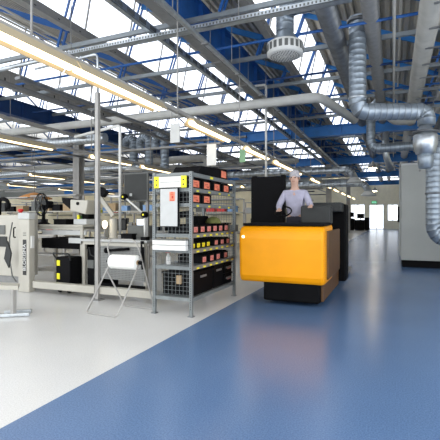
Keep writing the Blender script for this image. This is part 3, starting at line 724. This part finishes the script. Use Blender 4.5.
# desk fan
fx, fy, fz = -6.68, 6.3, 1.66
t = thing('desk_fan', 'black desk fan with round wire guard on the cream machine bench', 'fan', (fx,fy,1.252))
MB().lathe((fx,fy,1.252), [(.13,0),(.13,.015),(.06,.05),(.035,.12),(.03,.24)], 20).build('base', M['black'], t)
g = MB()
ax = Matrix.Translation((fx,fy,fz)) @ Matrix.Rotation(math.radians(-106),4,'Z')
g.T = ax
for k in range(22):
    a = 2*PI*k/22; g.sweep([(-.03,.03*math.cos(a),.03*math.sin(a)),(.0,.12*math.cos(a),.12*math.sin(a)),(.06,.225*math.cos(a),.225*math.sin(a))][0:3], .004, 5)
for rr, dx in ((.235,.06),(.235,.03),(.15,.0),(.05,-.03)):
    g.sweep([(dx, rr*math.cos(2*PI*k/28), rr*math.sin(2*PI*k/28)) for k in range(29)], .009, 6)
g.build('guard', M['black'], t)
b = MB(); b.T = ax
for k in range(4):
    a = k*PI/2+.3
    b.hexa([(.03,.03*math.cos(a-.3),.03*math.sin(a-.3)),(.06,.03*math.cos(a+.3),.03*math.sin(a+.3)),(.065,.20*math.cos(a+.5),.20*math.sin(a+.5)),(.03,.20*math.cos(a-.4),.20*math.sin(a-.4)),
            (.034,.03*math.cos(a-.3),.03*math.sin(a-.3)),(.064,.03*math.cos(a+.3),.03*math.sin(a+.3)),(.069,.20*math.cos(a+.5),.20*math.sin(a+.5)),(.034,.20*math.cos(a-.4),.20*math.sin(a-.4))])
b.build('blades', M['dark'], t)
b = MB(); b.T = ax; b.lathe((0,0,0), [(.04,-.20),(.08,-.18),(.085,-.05),(.05,.02)], 18, 'x'); b.build('motor', M['black'], t)
MB().sweep([(fx,fy,1.45),(fx,fy,1.66)], .035, 12).build('neck', M['black'], t)

# optical machine on a grey base box
t = thing('microscope', 'cream microscope head with dark hood left of the tall post', 'microscope', (-5.65,6.2,1.25))
MB().box((-5.74,6.15,1.252),(-5.42,6.6,1.36)).build('base', M['lgrey'], t, .01)
MB().hexa([(-5.78,6.1,1.52),(-5.40,6.1,1.45),(-5.40,6.5,1.45),(-5.78,6.5,1.52),(-5.78,6.1,1.74),(-5.34,6.1,1.72),(-5.34,6.5,1.72),(-5.78,6.5,1.74)]).build('head', M['cream'], t, .02)
MB().hexa([(-6.00,6.13,1.68),(-5.78,6.10,1.55),(-5.78,6.4,1.55),(-6.00,6.4,1.68),(-6.02,6.12,1.79),(-5.78,6.1,1.75),(-5.78,6.4,1.75),(-6.02,6.4,1.79)]).build('hood', M['black'], t, .01)
MB().box((-5.62,6.25,1.36),(-5.46,6.5,1.50)).build('stage', M['blackm'], t, .01)
MB().lathe((-5.58,6.09,1.66), [(.03,-.012),(.03,.01)], 14, 'y').build('knob', M['black'], t)
MB().box((-5.66,6.16,1.362),(-5.62,6.20,1.44)).build('lever', M['ylab'], t)
t = thing('small_crate', 'black open crate between the fan and the microscope', 'crate', (-5.85,6.25,1.25))
MB().box((-6.20,6.1,1.252),(-5.88,6.45,1.36)).box((-6.21,6.09,1.345),(-5.87,6.46,1.362)).build('body', M['black'], t, .005)
tag(MB().sweep(path([(-6.1,6.2,1.27),(-6.1,6.2,1.32),(-5.95+.0-.1,6.0+.1,1.32),(-6.06,6.14,1.27)],.02,3), .008,6).build('cable', M['white']), 'short white cable loop at the front of the fan bench', 'cable')
t = thing('potted_plant', 'small green plant standing behind the black open crate', 'plant', (-6.0,6.6,1.25))
MB().lathe((-5.95,6.65,1.252), [(.045,0),(.06,.10),(.055,.10)], 16).build('pot', M['white'], t)
lf = MB()
for k in range(16):
    a = k*2.4; rr = .03+.05*random.random(); z = 1.36+.14*random.random()
    lf.hexa([(-5.95,6.65,1.34),(-5.945,6.65,1.34),(-5.945,6.655,1.34),(-5.95,6.655,1.34)]+[(-5.95+rr*math.cos(a)+d*.02,6.65+rr*math.sin(a)+e*.02,z) for d,e in ((-1,-1),(1,-1),(1,1),(-1,1))])
lf.build('leaves', mat('plant_green',(.06,.22,.05),.6,0,.3,20), t)

# articulated arm
t = thing('articulated_arm', 'white tubular articulated arm with black joints above the grey bench', 'arm', (-3.99,6.02,.99))
J = [(-4.02,6.05,1.03),(-4.03,6.05,1.44),(-4.44,6.02,1.76),(-4.80,6.0,1.78),(-4.92,5.98,1.86)]
MB().sweep([J[0],J[1]], .022, 12).build('tube', M['white'], t)
MB().sweep([J[1],J[2]], .018, 12).build('tube', M['white'], t)
MB().sweep([J[2],J[3]], .018, 12).build('tube', M['white'], t)
for k in (1,2):
    j = MB().lathe((J[k][0],J[k][1]-.05,J[k][2]), [(.045,0),(.055,.01),(.055,.09),(.045,.10)], 18, 'y').build('joint', M['black'], t)
    MB().lathe((J[k][0],J[k][1]-.055,J[k][2]), [(.018,0),(.02,.004)], 14, 'y').build('joint_cap', M['ylab'], j)
MB().bar((-4.82,5.98,1.80),(-4.93,5.96,1.90), .12,.13).build('probe_head', M['black'], t, .01)
MB().box((-4.08,5.99,.992),(-3.96,6.11,1.05)).build('clamp', M['black'], t, .008)
MB().sweep([(-4.0,5.93,.98),(-3.98,5.9,.75),(-3.95,5.88,.5)], .03, 10).build('cable_sleeve', M['black'], t)
t = thing('boom_stand', 'slanted cream boom rising from a white cylinder on the grey bench', 'stand', (-4.9,6.3,.99))
MB().lathe((-4.90,6.3,.992), [(.09,0),(.09,.02),(.075,.03),(.075,.34),(.06,.38)], 20).build('cylinder', M['cream'], t)
MB().bar((-4.90,6.3,1.42),(-5.14,6.2,1.78), .08,.08).build('arm', M['cream'], t, .012)
t = thing('work_lamp', 'glowing work lamp on the grey bench beside the white cylinder', 'lamp', (-4.80,6.1,.99))
MB().lathe((-4.94,6.1,.992), [(.06,0),(.06,.015),(.015,.02),(.015,.20)], 16).build('stand', M['steel'], t)
MB().lathe((-4.94,6.1,1.19), [(.02,0),(.04,.03),(.048,.07),(.04,.12),(.02,.14)], 18).build('bulb', M['lamp'], t)
# grey monitor back on a pole
t = thing('monitor', 'dark grey back of a large screen left of the rack top', 'monitor', (-4.1,6.2,1.0))
MB().box((-4.56,6.16,1.69),(-4.04,6.21,2.20)).build('housing', M['grey'], t, .012)
MB().box((-4.54,6.152,1.71),(-4.06,6.16,2.18)).build('back_cover', M['dark'], t, .005)
MB().box((-4.42,6.147,1.78),(-4.37,6.152,1.83)).build('label_card', M['lgrey'], t)
MB().box((-4.12,6.215,.992),(-4.07,6.26,2.15)).build('pole', M['steel'], t)
MB().box((-4.2,6.15,.992),(-3.99,6.3,1.005)).build('foot', M['steel'], t)
t = thing('equipment_case', 'mid grey case standing on the grey bench left of the rack', 'case', (-4.0,6.35,.99))
MB().box((-4.62,6.36,.992),(-4.22,6.62,1.24)).build('body', M['grey'], t, .01)
t = thing('small_crate', 'small black crate on the grey bench right of the work lamp', 'crate', (-4.4,6.1,.99))
MB().box((-4.52,6.02,.992),(-4.28,6.16,1.09)).box((-4.53,6.01,1.08),(-4.27,6.17,1.10)).build('body', M['black'], t, .004)

# ------------------------------------------------------------------ tow truck with driver
t = thing('tow_truck', 'yellow electric warehouse truck with a black base driving on the blue aisle', 'forklift', (-1.5,7.2,0))
b = MB(); b.prism([(6.30,.06),(8.35,.06),(8.35,.50),(6.30,.50)], -1.93, -1.03, 'x'); b.build('chassis', M['blackm'], t, .03)
prof = [(6.26,.35),(6.22,.46),(6.20,1.05),(6.22,1.18),(6.30,1.25),(7.15,1.28),(7.15,.35)]
MB().prism(prof, -2.32, -.95, 'x').build('body_shell', M['yellow'], t, .05)
MB().box((-2.29,6.32,1.255),(-.97,7.12,1.30)).build('bonnet_rim', M['black'], t, .01)
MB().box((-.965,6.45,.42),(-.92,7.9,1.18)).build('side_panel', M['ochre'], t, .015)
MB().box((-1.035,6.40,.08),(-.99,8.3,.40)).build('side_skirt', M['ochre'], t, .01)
MB().box((-2.1,7.15,.3),(-1.02,7.8,.42)).build('driver_platform', M['blackm'], t)
MB().box((-2.70,7.95,.3),(-2.0,8.03,2.22)).build('mast_guard', M['black'], t, .015)
for x in (-2.66,-2.05): MB().box((x-.04,8.03,.2),(x+.04,8.13,2.25)).build('mast_rail', M['blackm'], t)
MB().box((-1.5,8.35,.12),(-.86,8.9,1.66)).build('battery_housing', M['blackm'], t, .03)
MB().box((-1.45,8.0,1.5),(-.9,8.4,1.68)).build('top_tray', M['dark'], t, .02)
MB().box((-1.5,7.12,1.28),(-.98,7.4,1.60)).build('console', M['dark'], t, .03)
MB().sweep([(-1.85+.15*math.cos(a),7.28+.11*math.sin(a),1.50+.09*math.sin(a)) for a in [2*PI*k/20 for k in range(21)]], .014, 8).build('steering_wheel', M['black'], t)
MB().sweep([(-1.85,7.28,1.49),(-1.85,7.14,1.27)], .02, 8).build('steering_column', M['black'], t)
MB().box((-1.85,8.9,.06),(-1.62,11.0,.12)).build('fork', M['steel'], t, .01)
MB().box((-1.22,8.9,.06),(-.99,11.0,.12)).build('fork', M['steel'], t, .01)
for (x, y) in ((-1.84,6.7),(-1.12,6.7),(-1.84,8.0),(-1.12,8.0)):
    MB().lathe((x,y,.11), [(.06,-.05),(.11,-.045),(.11,.045),(.06,.05)], 20, 'x').build('wheel', M['dark'], t)
b = MB()
for x in (-2.24,): b.lathe((x,6.205,1.08), [(.018,-.012),(.022,0),(.022,.02)], 16, 'y')
b.build('headlight', M['lamp'], t)

# driver: one continuous skinned figure
def skinned(name, verts, edges, radii, m, parent, sub=2, root=0):
    me = bpy.data.meshes.new(name); o0 = world_of(parent) if parent else Vector((0,0,0))
    me.from_pydata([Vector(v)-o0 for v in verts], edges, [])
    o = bpy.data.objects.new('tmp', me); C.objects.link(o)
    md = o.modifiers.new('s', 'SKIN'); sd = me.skin_vertices[0].data
    for i, r in enumerate(radii):
        sd[i].radius = r if isinstance(r, tuple) else (r, r); sd[i].use_root = (i == root)
    s2 = o.modifiers.new('u', 'SUBSURF'); s2.levels = sub; s2.render_levels = sub
    dg = bpy.context.evaluated_depsgraph_get(); dg.update()
    nm = bpy.data.meshes.new_from_object(o.evaluated_get(dg)); nm.name = name
    bpy.data.objects.remove(o)
    nm.materials.clear(); nm.materials.append(m)
    for p in nm.polygons: p.use_smooth = True
    ob = bpy.data.objects.new(name, nm); C.objects.link(ob)
    if parent: ob.parent = parent
    return ob
px_, py_ = -1.68, 7.55; F0 = .43
drv = thing('person', 'driver in a pale lavender shirt and dark trousers standing behind the yellow bonnet', 'person', (px_,py_,F0))
pel = (px_,py_,F0+.92)
V = [pel,(px_,py_-.02,F0+1.12),(px_,py_-.05,F0+1.36),(px_,py_-.06,F0+1.47),(px_,py_-.08,F0+1.56),(px_,py_-.10,F0+1.66),(px_,py_-.10,F0+1.76),
     (px_-.19,py_-.05,F0+1.41),(px_-.28,py_-.16,F0+1.18),(px_-.22,py_-.36,F0+1.10),(px_-.19,py_-.44,F0+1.10),
     (px_+.19,py_-.05,F0+1.41),(px_+.30,py_-.14,F0+1.18),(px_+.36,py_-.36,F0+1.16),(px_+.37,py_-.44,F0+1.16),
     (px_-.10,py_,F0+.86),(px_-.11,py_-.03,F0+.48),(px_-.11,py_+.02,F0+.08),(px_-.12,py_-.14,F0+.04),
     (px_+.10,py_,F0+.86),(px_+.12,py_-.03,F0+.48),(px_+.12,py_+.02,F0+.08),(px_+.13,py_-.14,F0+.04)]
E_ = [(0,1),(1,2),(2,3),(3,4),(4,5),(5,6),(2,7),(7,8),(8,9),(9,10),(2,11),(11,12),(12,13),(13,14),(0,15),(15,16),(16,17),(17,18),(0,19),(19,20),(20,21),(21,22)]
Rr = [(.15,.11),(.14,.10),(.16,.11),(.075,.07),(.062,.062),(.085,.10),(.072,.085),.06,.045,.034,.028,.06,.045,.034,.028,.085,.06,.045,.04,.085,.06,.045,.04]
body = skinned('body', V, E_, Rr, M['skin'], drv)
skinned('shirt', V[:4]+[V[7],V[8],V[9]]+[V[11],V[12],V[13]], [(0,1),(1,2),(2,3),(2,4),(4,5),(5,6),(2,7),(7,8),(8,9)],
        [(.175,.13),(.165,.125),(.185,.135),(.085,.08),.078,.06,.045,.078,.06,.045], M['shirt'], drv)
skinned('trousers', [V[0],V[15],V[16],V[17],V[19],V[20],V[21],(px_,py_-.01,F0+1.06)], [(0,1),(1,2),(2,3),(0,4),(4,5),(5,6),(0,7)], [(.17,.13),.10,.075,.062,.10,.075,.062,(.158,.118)], M['trousers'], drv)
hx, hy, hz = px_, py_-.10, F0+1.70
MB().lathe((hx,hy+.02,hz), [(.088,.0),(.098,.03),(.096,.08),(.075,.125),(.03,.148),(.005,.152)], 22).build('hair', M['hair'], drv)
b = MB(); b.hexa([(hx-.012,hy-.115,hz-.05),(hx+.012,hy-.115,hz-.05),(hx+.012,hy-.08,hz-.05),(hx-.012,hy-.08,hz-.05),(hx-.006,hy-.105,hz),(hx+.006,hy-.105,hz),(hx+.006,hy-.08,hz),(hx-.006,hy-.08,hz)])
b.build('nose', M['skin'], drv, .004)
b = MB()
for s in (-1,1): b.lathe((hx+s*.035,hy-.098,hz-.005), [(.004,-.006),(.011,-.002),(.012,.004)], 12, 'y')
b.build('eyes', M['ink'], drv)
b = MB(); b.box((hx-.025,hy-.1,hz-.085),(hx+.025,hy-.085,hz-.078)); b.build('mouth', mat('lips',(.4,.15,.12),.5), drv)
for s in (-1,1): MB().lathe((hx+s*.09,hy+.01,hz-.02), [(.012,-.012),(.028,-.004),(.026,.008)], 12, 'x').build('ear', M['skin'], drv)
for s, W in ((-1,V[10]),(1,V[14])):
    W = Vector(W); hv = [W, W+Vector((0,-.045,-.01))]; he = [(0,1)]; hr = [.026,.030]
    for q in range(4):
        a = W+Vector(((q-1.5)*.019,-.075,-.008)); c = a+Vector((0,-.032-.004*(1 if q in (1,2) else 0),-.006)); d = c+Vector((0,-.018,-.024))
        n0 = len(hv); hv += [a,c,d]; he += [(1,n0),(n0,n0+1),(n0+1,n0+2)]; hr += [.010,.009,.0075]
    a = W+Vector((-s*.03,-.03,-.008)); c = a+Vector((-s*.02,-.03,-.012)); n0 = len(hv); hv += [a,c]; he += [(0,n0),(n0,n0+1)]; hr += [.012,.009]
    skinned('hand', hv, he, hr, M['skin'], drv, 1)

# ------------------------------------------------------------------ background workplaces
SIDE = ['left','right']
CN = {'grey':'grey','wood':'brown','bluebox':'blue','black':'black','lgrey':'light grey','red':'red','ylab':'yellow','dark':'dark grey'}
def station(x, y, k, where):
    w = 1.9
    B = bench(x-w/2,x+w/2,y,y+.8,.9,'pale workbench with overhead shelf %s' % where,'cream',name='assembly_bench',legm='channel')
    B['group'] = 'assembly benches across the hall'
    MB().box((x-w/2,y+.76,.9),(x-w/2+.05,y+.8,2.05)).build('upright', M['channel'], B)
    MB().box((x+w/2-.05,y+.76,.9),(x+w/2,y+.8,2.05)).build('upright', M['channel'], B)
    MB().box((x-w/2,y+.45,1.55),(x+w/2,y+.8,1.58)).build('shelf', M['cream'], B)
    MB().box((x-w/2+.05,y+.5,2.02),(x+w/2-.05,y+.8,2.06)).build('shelf', M['channel'], B)
    r = random.Random(k*13+5)
    m = thing('monitor', 'screen on the pale workbench %s' % where, 'monitor', (x-.3,y+.4,.9), 'screens on the assembly benches')
    MB().box((x-.55,y+.38,1.02),(x-.08,y+.42,1.34)).build('housing', M['black'], m, .01)
    MB().box((x-.53,y+.376,1.04),(x-.10,y+.38,1.32)).build('display', M['screen'] if k%2 else M['dark'], m)
    MB().box((x-.38,y+.33,.902),(x-.24,y+.5,.915)).box((x-.33,y+.42,.915),(x-.29,y+.44,1.1)).build('foot', M['black'], m)
    cols = ['grey','wood','bluebox','black','lgrey','red','ylab','dark']
    for q in range(3):
        cx = x+.05+q*.28; hh = .12+.14*r.random(); c = cols[r.randrange(8)]
        bx = thing('parts_box', '%s %s box on the workbench %s' % (['left','middle','right'][q], CN[c], where), 'box', (cx+.1,y+.3,.9), 'boxes on the assembly benches')
        MB().box((cx,y+.2,.902),(cx+.22,y+.45,.9+hh)).build('body', M[c], bx, .008)
        MB().box((cx-.005,y+.195,.9+hh-.03),(cx+.225,y+.455,.9+hh)).build('lid', M[c], bx)
    for q in range(4):
        cx = x-.85+q*.42; c = cols[r.randrange(8)]; hh = .1+.2*r.random()
        bx = MB().box((cx,y+.5,1.582),(cx+.3,y+.74,1.58+hh)).box((cx-.006,y+.494,1.58+hh),(cx+.306,y+.746,1.6+hh)).build('shelf_box', M[c])
        tag(bx, '%s shelf box from left, %s, %s' % (['first','second','third','fourth'][q], CN[c], where), 'box', 'boxes on the workbench shelves')
spots = [(-9.3,8.6,'behind the fan bench, nearest on the left'),(-11.9,9.2,'at the left edge of the hall, nearest'),(-7.0,9.3,'behind the tall post'),(-8.4,12.5,'behind the microscope'),(-11.2,13.2,'left of the white column'),
         (-14.3,12.6,'farther left of the white column'),(-17.6,14.5,'far left near the cream wall'),(-5.8,12.8,'behind the grey screen'),(-5.2,16.5,'seen right of the rack'),(-7.8,17.2,'in the middle of the hall'),
         (-13.2,18.0,'far behind the fan'),(-21.,17.5,'against the cream wall'),(-5.0,21.5,'behind the truck driver'),(-9.5,23.,'far in the middle of the hall')]
for k, (x, y, wh) in enumerate(spots): station(x, y, k, wh)
# cream partition behind the left benches
tag(MB().box((-42.,20.4,0),(-6.6,20.5,2.75)).build('wall_partition', M['wallp']), kind='structure')
for k in range(6):
    x = -20+k*2.3
    t = thing('wall_shelf', 'wall shelf unit on the cream partition, %s from the left' % ORD[k].replace('nearest','first'), 'shelf', (x,20.3,1.5), 'shelves on the cream partition')
    for z in (1.5,1.9,2.3): MB().box((x-.9,20.1,z),(x+.9,20.4,z+.04)).build('board', M['dark' if z<2 else 'grey'], t)
t = thing('lamp_hood', 'orange fabric hood glowing above the desk fan in the background', 'hood', (-12.0,10.9,2.05))
MB().lathe((-12.0,10.9,2.05), [(.6,0),(.61,.03),(.25,.18),(.05,.24)], 24).build('hood', M['orange'], t)
MB().sweep([(-12.0,10.9,2.28),(-12.0,10.9,5.1)], .012, 6).build('rod', M['steel'], t)
# dark cabinets at the end of the aisle
for k, (x0, x1, z) in enumerate(((-5.0,-3.7,1.25),(-3.65,-2.7,1.1),(-2.68,-2.25,1.35))):
    t = thing('low_cabinet', 'dark low cabinet at the far end of the aisle, %s one' % ['left','middle','right'][k], 'cabinet', ((x0+x1)/2,44.5,0), 'dark cabinets at the end of the aisle')
    MB().box((x0,44,.08),(x1,45,z)).build('body', M['blackm'], t, .02)
    MB().box((x0+.05,44.05,0),(x1-.05,44.95,.08)).build('plinth', M['dark'], t)
for k, (x, z) in enumerate(((-4.1,1.25),(-3.1,1.1))):
    t = thing('monitor', 'small screen on the dark cabinets at the end of the aisle, %s one' % ['left','right'][k], 'monitor', (x,44.5,z), 'screens at the end of the aisle')
    MB().box((x-.35,44.45,z+.15),(x+.35,44.52,z+.65)).build('housing', M['black'], t)
    MB().box((x-.2,44.4,z+.001),(x+.2,44.6,z+.02)).box((x-.03,44.5,z+.02),(x+.03,44.56,z+.2)).build('foot', M['black'], t)
# shelves and cabinets along the middle distance right of the rack
for k, (x, y, h_) in enumerate(((-4.2,30.,1.7),(-4.4,34.,1.4),(-5.6,27.,1.9))):
    t = thing('shelving_unit', 'dark shelving unit beside the aisle behind the truck, %s one' % ['middle','farthest and lowest','nearest and tallest'][k], 'shelving', (x,y,0), 'shelving behind the truck')
    for z in (.1,.6,1.1,h_): MB().box((x-.7,y,z-.03),(x+.7,y+.6,z)).build('shelf', M['steel'], t)
    for q in (-.7,.66): MB().box((x+q,y,0),(x+q+.04,y+.6,h_)).build('side_panel', M['dark'], t)

# ------------------------------------------------------------------ world, camera
w = bpy.data.worlds.new('bright_overcast_sky'); bpy.context.scene.world = w; w.use_nodes = True
nt = w.node_tree; bg = nt.nodes['Background']
tc = nt.nodes.new('ShaderNodeTexCoord'); nz = nt.nodes.new('ShaderNodeTexNoise'); nz.inputs['Scale'].default_value = 2.5
rp = nt.nodes.new('ShaderNodeValToRGB'); rp.color_ramp.elements[0].color = (.82,.90,1,1); rp.color_ramp.elements[1].color = (1,.99,.97,1)
nt.links.new(tc.outputs['Generated'], nz.inputs['Vector']); nt.links.new(nz.outputs['Fac'], rp.inputs['Fac']); nt.links.new(rp.outputs['Color'], bg.inputs['Color'])
bg.inputs['Strength'].default_value = 2.1
cam = bpy.data.cameras.new('camera'); co = bpy.data.objects.new('camera', cam); C.objects.link(co)
cam.sensor_width = 36; cam.lens = 36*405/440; cam.shift_y = -3/440; cam.clip_end = 300
co.location = (0,0,1.4); co.rotation_euler = (PI/2, 0, math.atan(173/405))
sc = bpy.context.scene; sc.camera = co
sc.view_settings.view_transform = 'Standard'; sc.view_settings.look = 'None'; sc.view_settings.gamma = 1; sc.view_settings.exposure = .4
